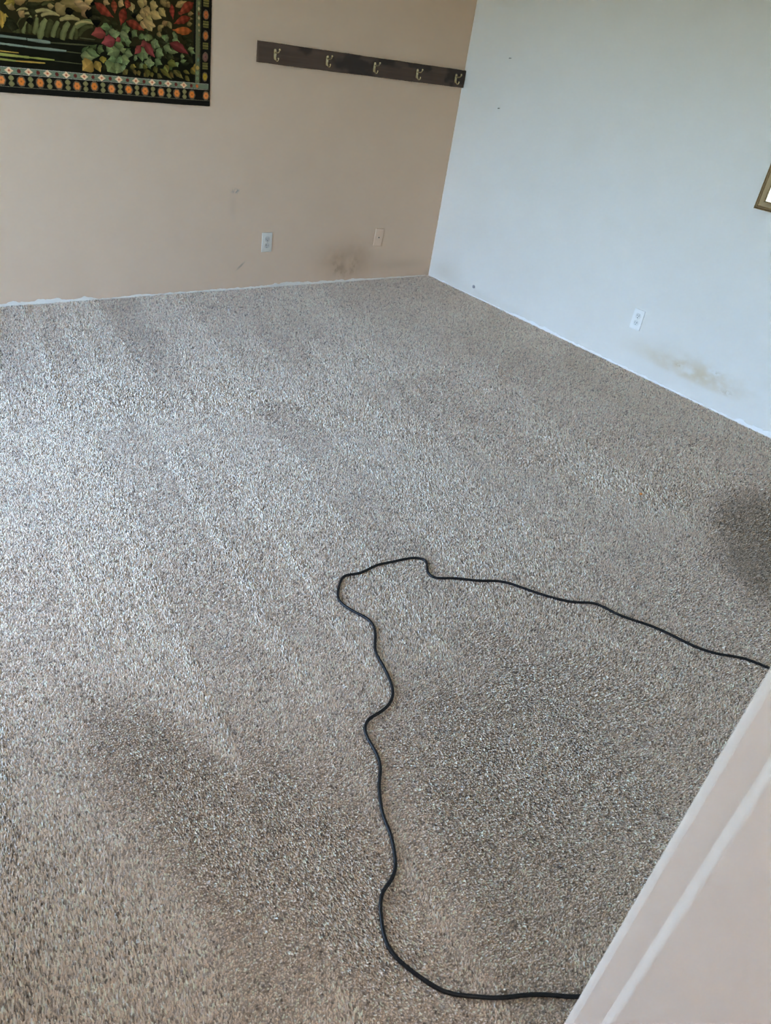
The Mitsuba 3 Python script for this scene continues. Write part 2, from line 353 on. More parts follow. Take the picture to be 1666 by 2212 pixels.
# ------------------------------------------------------------------ carpet pile: every tuft a bent little yarn
def pile():
    from scipy.spatial import cKDTree
    r = np.random.default_rng(7)
    x0, x1, y0, y1 = LX + 0.004, -0.003, FY + 0.002, -0.003
    zones = []
    eye = EYE[:2]
    for s, lo, hi in [(0.0044, 0, 1.75), (0.0054, 1.75, 3.0), (0.0069, 3.0, 9.0), (0.014, 0, 9.0)]:
        nx, ny = int((x1 - x0) / s), int((y1 - y0) / (s * 0.866))
        gx, gy = np.meshgrid(np.arange(nx + 1), np.arange(ny + 1), indexing='ij')
        p = np.stack([x0 + (gx + 0.5 * (gy % 2)) * s, y0 + gy * s * 0.866], -1).reshape(-1, 2)
        d = np.hypot(*(p - eye).T) + r.uniform(-0.12, 0.12, len(p))
        away = p[:, 0] < -3.95 + (p[:, 1] + 3.35) * 0.284 - 0.25           # under the patio door, seen by nobody here
        k = (d >= lo) & (d < hi) & (p[:, 0] < x1) & (p[:, 1] < y1) & (away == (s > 0.011))
        p = p[k] + r.normal(0, s * 0.22, (k.sum(), 2))
        zones.append(np.c_[p, np.full(len(p), s)])
    P = np.vstack(zones)
    P[:, 0] = np.minimum(P[:, 0], x1)
    n = len(P)
    x, y, s = P.T
    lean, height, tone = nap(x, y, r)
    az = r.uniform(0, 2 * np.pi, n)
    wob = r.normal(0, 1, (n, 2)) * 0.24
    L = lean + wob
    h = (0.0064 + 0.0010 * r.normal(0, 1, n)) * height * np.clip(s / 0.006, 0.8, 1.3)
    # pressed flat under the cord
    dc = cKDTree(cord_pts[:, :2]).query(P[:, :2])[0]
    h = np.where(dc < 0.0065, np.minimum(h, 0.0045), h)
    # stays on its own side of the walls
    rad = s * 0.52 * r.uniform(0.85, 1.15, n)
    k = np.arange(3) * 2 * np.pi / 3
    base = np.stack([np.cos(az[:, None] + k), np.sin(az[:, None] + k)], -1)
    def ring(t, q, rr, tw):
        a = az[:, None] + k + tw
        c = np.stack([np.cos(a), np.sin(a)], -1) * (rad * rr)[:, None, None]
        o = np.empty((n, 3, 3))
        o[..., :2] = c + P[:, None, :2] + (L * (h * q)[:, None])[:, None]
        o[..., 2] = (h * t)[:, None] - t * 1.0 * np.einsum('nki,ni->nk', c, L)       # the cut end stands square to the leaning yarn
        return o
    V = np.concatenate([ring(0.10, 0.0, 1.05, 0.0), ring(1.0, 1.0, 0.52, 0.7)], 1)
    V[..., 0] = np.minimum(V[..., 0], -0.0005)
    V[..., 1] = np.minimum(V[..., 1], -0.0005)
    F = []
    for b in (0,):
        for i in range(3):
            j = (i + 1) % 3
            F += [(b + i, b + j, b + 3 + j), (b + i, b + 3 + j, b + 3 + i)]
    F += [(3, 4, 5)]
    F = (np.array(F)[None] + (np.arange(n) * 6)[:, None, None]).reshape(-1, 3)
    # yarn colours: heathered beige, taupe, dark fleck, grey
    pal = np.array([(0.885, 0.745, 0.612), (0.81, 0.668, 0.538), (0.63, 0.515, 0.41), (0.32, 0.26, 0.21), (0.825, 0.717, 0.608)])
    pick = r.choice(len(pal), n, p=[0.38, 0.26, 0.16, 0.07, 0.13])
    # neighbouring tufts share a ply now and then
    c = pal[pick] * (1 + r.normal(0, 0.15, (n, 1)))
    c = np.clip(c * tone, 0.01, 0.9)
    return V.reshape(-1, 3), F, np.repeat(c, 6, axis=0)


RIDGES = [(1, -2.99, 0.022, 0.8), (1, -2.768, 0.018, 1.1), (1, -2.53, 0.022, 0.7), (1, -2.40, 0.020, 1.0), (1, -2.17, 0.022, 0.6), (1, -1.95, 0.03, 0.5), (1, -1.72, 0.03, 0.4), (1, -1.48, 0.03, 0.4),
          (0, -2.95, 0.022, 0.5), (0, -2.72, 0.020, 0.9), (0, -2.472, 0.022, 1.1), (0, -2.27, 0.022, 0.9), (0, -2.03, 0.025, 0.5), (0, -1.78, 0.03, 0.5), (0, -1.50, 0.03, 0.4), (0, -1.2, 0.04, 0.4), (0, -0.9, 0.04, 0.4)]


def nap(x, y, r):
    """Which way the vacuum left the pile: lean (dx, dy) per height, relative height, yarn tone."""
    n = len(x)
    warp = (meshkit.fbm(np.stack([x * 3.0, y * 3.0, x * 0], -1), 3, seed=2) - 0.5)
    c = 0.985 * x - 0.17 * y + 0.05 * warp                       # across the strokes
    v = np.array([-0.17, -0.985])
    jag = 0.10 * (meshkit.noise(np.stack([c / 0.24, x * 0, x * 0 + 4], -1), 3) - 0.5) * 2
    far = y + jag > -1.43                                         # the strokes made from the far wall stop here
    lane = c / 0.232 + np.where(far, 0.35, 0.66)
    odd = meshkit.noise(np.stack([np.floor(lane), np.where(far, 1.0, 7.0), x * 0], -1), 9) - 0.5
    broken = np.clip(meshkit.fbm(np.stack([x * 4, y * 1.6, x * 0 + 2], -1), 3, seed=12) * 2.0 - 0.35, 0.15, 1)
    ridge = np.zeros(n)                                           # lines where two passes of the vacuum met
    cl = c + 0.012 * (meshkit.noise(np.stack([y * 3, c * 4, x * 0], -1), 15) - 0.5)
    for zone, at, wide, k in RIDGES:
        ridge += k * np.exp(-((cl - at) / wide) ** 2) * (far == zone)
    ridge = ridge * broken
    soft = meshkit.fbm(np.stack([x * 1.5, y * 1.5, x * 0 + 9], -1), 3, seed=6) - 0.5
    fine = meshkit.fbm(np.stack([x * 7, y * 4, x * 0 + 5], -1), 3, seed=16) - 0.5
    near = np.clip((-2.75 - y) / 0.4, 0, 1)
    u = np.clip(-y / 1.43, 0, 1)
    w2 = np.clip((-1.43 - y) / 0.7, 0, 1)
    a = np.where(far, 0.02 + 0.34 * u ** 2, -0.05 + 0.40 * w2) - 0.45 * near
    a = a + 0.85 * odd * (1 - 0.5 * near) + 0.9 * soft + 0.5 * fine + 1.5 * ridge * (1 - 0.6 * near)
    for x0, y0, rx, ry, k in [(-3.44, -3.12, 0.13, 0.4, 1.15), (-3.27, -3.38, 0.11, 0.34, 1.0), (-2.61, -3.48, 0.48, 0.36, 0.75), (-0.95, -3.3, 0.5, 0.33, 0.3), (-3.75, -3.3, 0.28, 0.4, -0.8), (-2.6, -2.9, 0.22, 0.2, -0.5)]:
        a = a - k * np.exp(-(((x - x0) / rx) ** 2 + ((y - y0) / ry) ** 2) ** 1.5)
    a = np.clip(a, -0.9, 0.9)
    lean = a[:, None] * v[None] * -1.5
    height = 1 + 0.06 * ridge + 0.22 * (meshkit.noise(np.stack([x * 90, y * 90, x * 0], -1), 1) - 0.5)
    tone = 1 + 0.08 * (meshkit.fbm(np.stack([x * 25, y * 25, x * 0], -1), 2, seed=8) - 0.5)
    # yarn colour darkened in a ragged tilted oval at the right
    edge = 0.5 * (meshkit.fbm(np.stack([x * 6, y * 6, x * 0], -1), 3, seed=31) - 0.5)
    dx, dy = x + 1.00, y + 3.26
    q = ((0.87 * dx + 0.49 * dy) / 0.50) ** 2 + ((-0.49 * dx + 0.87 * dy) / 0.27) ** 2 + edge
    dark_patch = np.clip((1.25 - q) / 0.8, 0, 1)[:, None]
    tone = tone[:, None] * (1 - dark_patch * np.array((0.36, 0.38, 0.42)))
    return lean, height, tone


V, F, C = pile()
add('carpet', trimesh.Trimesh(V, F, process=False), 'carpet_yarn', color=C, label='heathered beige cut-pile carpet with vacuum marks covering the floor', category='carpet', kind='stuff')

# ------------------------------------------------------------------ coat rack on the tan wall
RX0, RX1, RZ0, RZ1 = -1.520, -0.004, 1.220, 1.3174
tag('coat_rack', 'dark brown wooden coat rack board with five brass hooks on the tan wall', 'coat rack')
g = np.random.default_rng(5)


def rough_board(x0, x1, z0, z1, d, n=120):
    """A plank with slightly wavy edges and chamfers, facing -y."""
    xs = np.linspace(x0, x1, n)
    top = z1 + 0.0016 * (meshkit.fbm(np.stack([xs * 9, xs * 0, xs * 0], -1), 4, seed=1) - 0.5) * 2
    bot = z0 + 0.0016 * (meshkit.fbm(np.stack([xs * 9, xs * 0 + 5, xs * 0], -1), 4, seed=2) - 0.5) * 2
    b = 0.0022
    sect = [(bot, 0), (bot, -d + b), (bot + b, -d), (top - b, -d), (top, -d + b), (top, 0)]
    v = np.concatenate([np.stack([xs, np.full(n, y), z], -1) for z, y in sect])
    f = []
    for k in range(6):
        q = (k + 1) % 6
        for i in range(n - 1):
            f += [(k * n + i, q * n + i + 1, k * n + i + 1), (k * n + i, q * n + i, q * n + i + 1)]
    for e, rev in ((0, 0), (n - 1, 1)):
        for k in range(1, 5):
            tri = (e, (k + 1) * n + e, k * n + e)
            f.append(tri[::-1] if rev else tri)
    m = trimesh.Trimesh(v, f, process=False)
    m.fix_normals()
    return m


D = 0.019
add('board', rough_board(RX0, RX1, RZ0, RZ1, D), 'walnut_stain', 'coat_rack')


def hook(x, z, tilt):
    def put(m):
        return on_back(m, x, z, -D, tilt)
    key = add('hook', put(bevelled(0.015, 0.052, 0.0028, 0.0012, 0.007, 4)), 'brass', 'coat_rack', smooth=35)
    # upper arm: out, then up to a knob
    up = spline([(0, 0.010, 0.002), (0, 0.0095, 0.014), (0, 0.0105, 0.027), (0, 0.016, 0.040), (0, 0.026, 0.046)], 16)
    knob = trimesh.creation.icosphere(2, 0.0056)
    knob.apply_translation(up[-1])
    add('upper_arm', put(cat(tube(up, np.linspace(0.0042, 0.0029, 16), 10), knob)), 'brass', key, smooth=True)
    lo = spline([(0, -0.010, 0.002), (0, -0.018, 0.008), (0, -0.0285, 0.018), (0, -0.0265, 0.030), (0, -0.016, 0.0345)], 16)
    ball = trimesh.creation.icosphere(2, 0.0046)
    ball.apply_translation(lo[-1])
    add('lower_arm', put(cat(tube(lo, np.linspace(0.0042, 0.0028, 16), 10), ball)), 'brass', key, smooth=True)
    for b in (0.0200, -0.0205):
        s = trimesh.creation.icosphere(2, 0.0032)
        s.apply_scale((1, 1, 0.45))
        s.apply_translation((0, b, 0.0028))
        add('screw', put(s), 'brass', key, smooth=True)


for x, z, tl in ((-1.420, 1.266, 0.04), (-1.082, 1.270, 0.0), (-0.744, 1.269, -0.03), (-0.411, 1.265, 0.03), (-0.084, 1.267, 0.02)):
    hook(x, z, tl)

# ------------------------------------------------------------------ wall plates
def duplex(put, thing, plate='white_plastic', face_m='white_plastic_face'):
    add('cover_plate', put(bevelled(0.070, 0.1143, 0.0058, 0.0024, 0.003), 0.0), plate, thing, smooth=30)
    for b in (0.0195, -0.0195):
        circle = Polygon([(0.0172 * math.cos(a), 0.0172 * math.sin(a)) for a in np.linspace(0, 2 * math.pi, 41)[:-1]])
        face = circle.intersection(Polygon([(-0.02, -0.0145), (0.02, -0.0145), (0.02, 0.0145), (-0.02, 0.0145)]))
        m = prism(face, 0.0020)
        m.apply_translation((0, b, 0.0055))
        key = add('receptacle', put(m, 0.0), face_m, thing)
        for a, hh in ((-0.0063, 0.0095), (0.0063, 0.0078)):
            m = bevelled(0.0022, hh, 0.0004, 0.0001, 0.0003, 1)
            m.apply_translation((a, b + 0.003, 0.0073))
            add('slot', put(m, 0.0), 'dark_slot', key)
        gr = Polygon([(0.0026 * math.cos(a), 0.0026 * math.sin(a)) for a in np.linspace(0, 2 * math.pi, 17)[:-1]])
        m = prism(gr, 0.0004)
        m.apply_translation((0, b - 0.0085, 0.0073))
        add('ground_hole', put(m, 0.0), 'dark_slot', key)
    s = trimesh.creation.icosphere(2, 0.0034)
    s.apply_scale((1, 1, 0.4))
    s.apply_translation((0, 0, 0.0058))
    add('screw', put(s, 0.0), face_m, thing, smooth=True)


tag('power_outlet', 'white duplex power outlet low on the tan wall below the tapestry', 'outlet')
duplex(lambda m, c: on_back(m, -1.388, 0.282, -0.0012, 0.012), 'power_outlet', 'aged_plastic', 'aged_plastic_face')
tag('power_outlet_001', 'white duplex power outlet on the off-white wall above the beige stain', 'outlet')
duplex(lambda m, c: on_right(m, -1.760, 0.298, -0.0006, 0.0), 'power_outlet_001')
tag('blank_plate', 'tan cover plate with one dark hole, hanging crooked below the coat rack', 'wall plate')
put = lambda m: on_back(m, -0.523, 0.290, -0.0015, -0.075)
add('cover_plate', put(bevelled(0.070, 0.1143, 0.0066, 0.0032, 0.003)), 'almond_plastic', 'blank_plate', smooth=30)
hole = Polygon([(0.0048 * math.cos(a), 0.0048 * math.sin(a)) for a in np.linspace(0, 2 * math.pi, 25)[:-1]])
m = prism(hole, 0.0008)
m.apply_translation((0, 0, 0.0062))
add('cable_hole', put(m), 'dark_slot', 'blank_plate', label='dark round hole')

# ------------------------------------------------------------------ nails and the grey plug in the white wall
for (y, z), lab in zip(((-0.380, 1.429), (-0.369, 1.158)), ('small dark nail in the off-white wall, the upper of two', 'small dark nail in the off-white wall, the lower of two')):
    nail = tube([(0, 0, -0.004), (0, -0.0004, 0.008), (0, -0.0010, 0.0155)], 0.0017, 8)
    head = trimesh.creation.cylinder(0.0031, 0.0012, sections=14)
    head.apply_translation((0, -0.0010, 0.0158))
    add('nail', on_right(cat(nail, head), y, z), 'dark_steel', label=lab, category='nail', smooth=30)
plug = trimesh.creation.icosphere(3, 0.0115)
plug.apply_scale((1.0, 1.0, 0.55))
plug.vertices += 0.0012 * (meshkit.noise(plug.vertices * 260, 3)[:, None] - 0.5)
add('wall_plug', on_right(plug, -0.466, 0.070), 'grey_rubber', label='small grey round plug low on the off-white wall near the corner', category='wall plug', smooth=True)

# a crumb on the carpet
crumb = trimesh.creation.icosphere(2, 0.0055)
crumb.vertices *= (0.8 + 0.5 * meshkit.noise(crumb.vertices * 300, 2))[:, None]
crumb.apply_translation((-1.21, -2.750, 0.0085))
add('crumb', crumb, 'orange_crumb', label='tiny orange crumb lying on the carpet near the white wall', category='crumb', smooth=True)

# ------------------------------------------------------------------ framed mirror at the right edge
tag('wall_mirror', 'mirror in a bronze gilt frame, cut off by the right edge of the photo', 'mirror')
MW, MH, MY, MZ = 0.46, 0.60, -2.1808, 1.0081


def frame_side(length, prof):
    """A mitred frame side: profile (inwards, out) run along a, its lower outer edge on b = 0."""
    prof = np.array(prof)
    n = len(prof)
    v, f = [], []
    for a0, sgn in ((0, 1), (length, -1)):
        for q, o in prof:
            v.append((a0 + sgn * q, q, o))
    for i in range(n):
        j = (i + 1) % n
        f += [(i, j, n + j), (i, n + j, n + i)]
    for i in range(1, n - 1):
        f += [(0, i + 1, i), (n, n + i, n + i + 1)]
    m = trimesh.Trimesh(np.array(v, float), f, process=False)
    m.fix_normals()
    return m


def arc(q0, q1, o, hgt, n=6):
    return [(q0 + (q1 - q0) * k / n, o + hgt * math.sin(math.pi * k / n)) for k in range(n + 1)]


FPROF = [(0, 0), (0, 0.010)] + arc(0.0005, 0.0055, 0.010, 0.0025, 4) + [(0.006, 0.008)] + arc(0.0065, 0.0165, 0.012, 0.0055, 6) + [(0.018, 0.013), (0.020, 0.0125), (0.030, 0.0095), (0.036, 0.0075), (0.0385, 0.0085), (0.0400, 0.0065), (0.0405, 0.0035), (0.0405, 0.0)]
YAW = trimesh.transformations.rotation_matrix(0.08, [0, 0, 1])
PITCH = trimesh.transformations.rotation_matrix(0.0, [0, 1, 0])


def hang(m):
    m = on_right(m, 0, 0, -0.004)
    m.apply_transform(YAW @ PITCH)
    m.apply_translation((-0.012, MY, MZ))
    return m


R90 = trimesh.transformations.rotation_matrix
for L_, ang, (ta, tb) in ((MW, 0, (0, 0)), (MH, 90, (MW, 0)), (MW, 180, (MW, MH)), (MH, 270, (0, MH))):
    m = frame_side(L_, FPROF)
    m.apply_transform(R90(math.radians(ang), [0, 0, 1]))
    m.apply_translation((ta, tb, 0))
    add('frame', hang(m), 'gilt', 'wall_mirror', smooth=40)
m = box(0.036, MW - 0.036, 0.036, MH - 0.036, 0.0, 0.004)
add('glass', hang(m), 'mirror_silver', 'wall_mirror', label='bright mirror glass')

# ------------------------------------------------------------------ tapestry on the tan wall
tag('tapestry', 'woven tapestry with flowers, pond and a dark medallion border on the tan wall', 'tapestry')
TX0, TX1, TZ1 = -3.21, -1.789, 2.02
SK = 0.0125


def tz(x, z):
    return z + SK * (x + 1.8)


def cloth_y(x, z):
    """The hanging cloth: close to the wall, rippling a little, its lower edge a bit off it."""
    x, z = np.asarray(x, float), np.asarray(z, float)
    w = 0.0022 * np.sin(x * 9.0 + 0.7) + 0.0014 * np.sin(x * 23.0 + 2.0)
    low = np.clip((1.25 - z) / 0.25, 0, 1)
    return -(0.0075 + w * (0.4 + low) + 0.0035 * low ** 2)


def sheet(x0, x1, z0, z1, lift, nx, nz, thick=0.003):
    gx, gz = np.meshgrid(np.linspace(x0, x1, nx), np.linspace(z0, z1, nz), indexing='ij')
    zz = tz(gx, gz)
    wav = 0.0022 * (meshkit.fbm(np.stack([gx * 7, gx * 0, gx * 0], -1), 3, seed=4) - 0.5) * np.clip((1.02 - gz) / 0.03, 0, 1)
    front = np.stack([gx, cloth_y(gx, gz) - lift, zz + wav], -1).reshape(-1, 3)
    back = front + [0, thick, 0]
    n = nx * nz
    f = []
    i, j = np.meshgrid(np.arange(nx - 1), np.arange(nz - 1), indexing='ij')
    a = (i * nz + j).ravel()
    q = np.stack([a, a + nz, a + nz + 1, a + 1], -1)
    f = np.vstack([q[:, [0, 1, 2]], q[:, [0, 2, 3]], n + q[:, [0, 2, 1]], n + q[:, [0, 3, 2]]])
    rim = [k * nz for k in range(nx)] + [(nx - 1) * nz + k for k in range(1, nz)] + [k * nz + nz - 1 for k in range(nx - 2, -1, -1)] + [k for k in range(nz - 2, 0, -1)]
    s = []
    for u, w in zip(rim, rim[1:] + rim[:1]):
        s += [(u, n + u, n + w), (u, n + w, w)]
    return trimesh.Trimesh(np.vstack([front, back]), np.vstack([f, np.array(s)]), process=False)


def thread(c):
    """A thread colour from the colour it has in the daylight of the room."""
    return np.clip(lin(c) / (0.66, 0.84, 1.04), 0.004, 0.85)


COL = {'g': (104, 122, 84), 'd': (44, 47, 30), 'y': (142, 122, 62), 'c': (150, 135, 92), 't': (124, 110, 74), 'k': (18, 19, 13), 'r': (124, 60, 46), 'o': (148, 84, 48),
       'm': (118, 62, 60), 'v': (118, 126, 70), 'l': (88, 86, 48), 'f': (88, 96, 64), 'e': (54, 58, 36), 'a': (122, 118, 82), 'w': (98, 114, 106), 'q': (62, 66, 48), 'b': (62, 76, 50)}
tg = np.random.default_rng(21)
ORDER = [0]


def lift_of(extra=0.0):
    ORDER[0] += 1
    return 0.0006 + 0.000007 * ORDER[0] + extra


def flat_patch(outline, colors, centre, ccol, extra=0.0):
    """A fan of woven stitches lying on the cloth. outline (n, 2) in x, z."""
    p = np.vstack([outline, [centre]])
    n = len(outline)
    y = cloth_y(p[:, 0], p[:, 1]) - lift_of(extra)
    y[-1] -= 0.00015
    v = np.c_[p[:, 0], y, p[:, 1]]
    m = trimesh.Trimesh(v, [(i, (i + 1) % n, n) for i in range(n)], process=False)
    return m, np.clip(np.vstack([colors, [ccol]]), 0.003, 0.9)


US = np.array([0, 0.07, 0.18, 0.32, 0.46, 0.60, 0.74, 0.87, 1.0])
HALF = np.array([0.06, 0.36, 0.74, 0.98, 1.0, 0.82, 0.54, 0.25, 0.0])
TOOTH = np.array([1, 1.0, 0.90, 1.06, 0.88, 1.12, 0.84, 1.15, 1])


def leaf(c, x0, z0, x1, z1, w):
    """A woven leaf: two halves of different shade meeting along the midrib."""
    base, tip = np.array([x0, z0]), np.array([x1, z1])
    d = tip - base
    ln = max(np.linalg.norm(d), 1e-4)
    d /= ln
    nrm = np.array([-d[1], d[0]])
    if nrm[1] < 0:
        nrm = -nrm
    bend = tg.normal(0, 0.06) * ln
    half = HALF * w * 0.92 * (TOOTH if c in 'gmycv' else 1.0)
    mid = base + US[:, None] * d * ln + nrm * (bend * np.sin(US * math.pi))[:, None]
    k = len(US)
    p = np.vstack([mid + nrm * half[:, None], mid, mid, mid - nrm * (half * np.roll(TOOTH, 1))[:, None]])
    y = cloth_y(p[:, 0], p[:, 1]) - lift_of()
    y[k:3 * k] -= 0.0003
    f = []
    for r0 in (0, 2 * k):
        for i in range(k - 1):
            f += [(r0 + i, r0 + k + i, r0 + k + i + 1), (r0 + i, r0 + k + i + 1, r0 + i + 1)]
    col = thread(COL[c]) * (1 + tg.normal(0, 0.14)) * (1 + tg.normal(0, 0.05, 3))
    along = 0.55 + 0.5 * US
    nz = lambda: 1 + tg.normal(0, 0.09, k)
    sh = np.r_[along * 0.78 * nz(), along * 1.18 * nz(), along * 0.90 * nz(), along * 0.52 * nz()]
    if c in 'ro':                                     # flower spikes: knobbly rows
        sh *= np.tile(1 + 0.28 * np.where(np.arange(k) % 2 == 0, 1, -1), 4)
    return trimesh.Trimesh(np.c_[p[:, 0], y, p[:, 1]], f, process=False), np.clip(col * sh[:, None], 0.003, 0.9)


def stroke(c, w, pts):
    pts = np.array(pts).reshape(-1, 2)
    if c in 'wvyq' and pts[0, 0] < -2.78:
        pts[0] += (-0.32, 0.004)                     # the pond goes on to the left
    if len(pts) > 2:
        pts = spline(pts, 9)
    else:
        pts = pts[0] + np.linspace(0, 1, 7)[:, None] * (pts[1] - pts[0])
    d = np.gradient(pts, axis=0)
    d /= np.linalg.norm(d, axis=1, keepdims=True) + 1e-9
    nr = np.c_[-d[:, 1], d[:, 0]]
    n = len(pts)
    hw = w * (0.55 + 0.45 * np.sin(np.linspace(0.25, math.pi - 0.2, n))) * (1 + tg.normal(0, 0.08, n))
    lift = lift_of()
    a, b = pts + nr * hw[:, None], pts - nr * hw[:, None]
    p = np.vstack([a, pts, b])
    y = cloth_y(p[:, 0], p[:, 1]) - lift
    y[n:2 * n] -= 0.0003
    f = []
    for r0 in (0, n):
        for i in range(n - 1):
            f += [(r0 + i, r0 + n + i, r0 + n + i + 1), (r0 + i, r0 + n + i + 1, r0 + i + 1)]
    m = trimesh.Trimesh(np.c_[p[:, 0], y, p[:, 1]], f, process=False)
    col = thread(COL[c]) * (1 + tg.normal(0, 0.1))
    sh = np.r_[0.75 + tg.normal(0, 0.08, n), 1.15 + tg.normal(0, 0.1, n), 0.6 + tg.normal(0, 0.08, n)]
    if c in 'fe':
        sh *= np.tile(np.linspace(1.15, 0.8, n), 3)
    return m, np.clip(col * sh[:, None], 0.003, 0.9)


def rect_patch(x0, x1, z0, z1, c, n=1):
    """A woven band or block following the cloth."""
    lift = lift_of()
    xs = np.linspace(x0, x1, n + 1)
    v = np.vstack([np.c_[xs, xs * 0 + z0], np.c_[xs, xs * 0 + z1]])
    zz = tz(v[:, 0], v[:, 1])
    f = []
    for i in range(n):
        f += [(i, i + 1, n + 2 + i), (i, n + 2 + i, n + 1 + i)]
    m = trimesh.Trimesh(np.c_[v[:, 0], cloth_y(v[:, 0], v[:, 1]) - lift, zz], f, process=False)
    col = thread(c) * (1 + tg.normal(0, 0.06, (len(v), 1)))
    return m, np.clip(col, 0.003, 0.9)


def round_patch(x, z, rx, rz, c, cc, n=12, star=0.0, extra=0.0):
    a = np.arange(n) * 2 * math.pi / n
    r = 1 + star * np.where(np.arange(n) % 2 == 0, 1, -1) + tg.normal(0, 0.03, n)
    out = np.c_[x + rx * r * np.cos(a), tz(x, z) + rz * r * np.sin(a)]
    col = thread(c) * (1 + tg.normal(0, 0.07, (n, 1)))
    return flat_patch(out, col, (x, tz(x, z)), thread(cc), extra)


def stitch(name, mc, parent='tapestry', label=None):
    return add(name, mc[0], 'woven_thread', parent, label=label, color=mc[1])


# motifs of the picture: colour key, then metres on the wall (x, z): leaf base, tip and half width; stroke half width and points
STROKES = [
    ('f', 0.0119, -2.651, 1.287, -2.676, 1.261, -2.694, 1.217), ('f', 0.0162, -2.59, 1.282, -2.609, 1.252, -2.625, 1.202), ('f', 0.0128, -2.538, 1.28, -2.558, 1.245, -2.569, 1.216),
    ('f', 0.0149, -2.491, 1.281, -2.514, 1.25, -2.526, 1.21), ('f', 0.0128, -2.389, 1.296, -2.45, 1.278, -2.479, 1.247, -2.49, 1.217), ('f', 0.0128, -2.629, 1.284, -2.638, 1.249, -2.649, 1.22),
    ('e', 0.017, -2.693, 1.277, -2.716, 1.244, -2.716, 1.215), ('e', 0.0145, -2.567, 1.282, -2.584, 1.25, -2.596, 1.213), ('e', 0.0111, -2.466, 1.263, -2.461, 1.243, -2.469, 1.219),
    ('e', 0.0102, -2.384, 1.278, -2.427, 1.265, -2.45, 1.234), ('e', 0.0128, -2.73, 1.262, -2.736, 1.237, -2.727, 1.218), ('e', 0.0085, -2.534, 1.256, -2.545, 1.234, -2.549, 1.216),
    ('e', 0.0111, -2.664, 1.263, -2.664, 1.238, -2.671, 1.22), ('a', 0.0068, -2.692, 1.286, -2.661, 1.296, -2.628, 1.289), ('a', 0.0077, -2.638, 1.301, -2.598, 1.315, -2.559, 1.311),
    ('a', 0.0077, -2.611, 1.292, -2.576, 1.306, -2.53, 1.304), ('a', 0.0085, -2.532, 1.286, -2.484, 1.3, -2.443, 1.297), ('a', 0.0085, -2.511, 1.326, -2.481, 1.342, -2.446, 1.335),
    ('a', 0.006, -2.507, 1.302, -2.483, 1.309, -2.466, 1.306), ('a', 0.0068, -2.465, 1.276, -2.416, 1.293, -2.368, 1.288), ('a', 0.006, -2.713, 1.298, -2.69, 1.309, -2.665, 1.309),
    ('e', 0.0077, -2.672, 1.326, -2.64, 1.337, -2.61, 1.336), ('e', 0.0068, -2.605, 1.332, -2.576, 1.344, -2.55, 1.345), ('e', 0.006, -2.463, 1.35, -2.439, 1.36, -2.412, 1.359),
    ('w', 0.0068, -2.792, 1.192, -2.682, 1.197), ('w', 0.0077, -2.679, 1.196, -2.58, 1.194), ('w', 0.006, -2.795, 1.167, -2.662, 1.167),
    ('w', 0.006, -2.662, 1.167, -2.512, 1.168), ('q', 0.0038, -2.58, 1.194, -2.373, 1.203), ('q', 0.003, -2.512, 1.166, -2.445, 1.166),
    ('q', 0.003, -2.448, 1.227, -2.377, 1.227), ('v', 0.0068, -2.8, 1.125, -2.678, 1.127), ('v', 0.0043, -2.678, 1.127, -2.568, 1.127),
    ('v', 0.006, -2.801, 1.111, -2.736, 1.108), ('q', 0.0026, -2.568, 1.124, -2.442, 1.123), ('y', 0.0038, -2.799, 1.136, -2.721, 1.14),
    ('y', 0.0038, -2.736, 1.108, -2.61, 1.111),
]
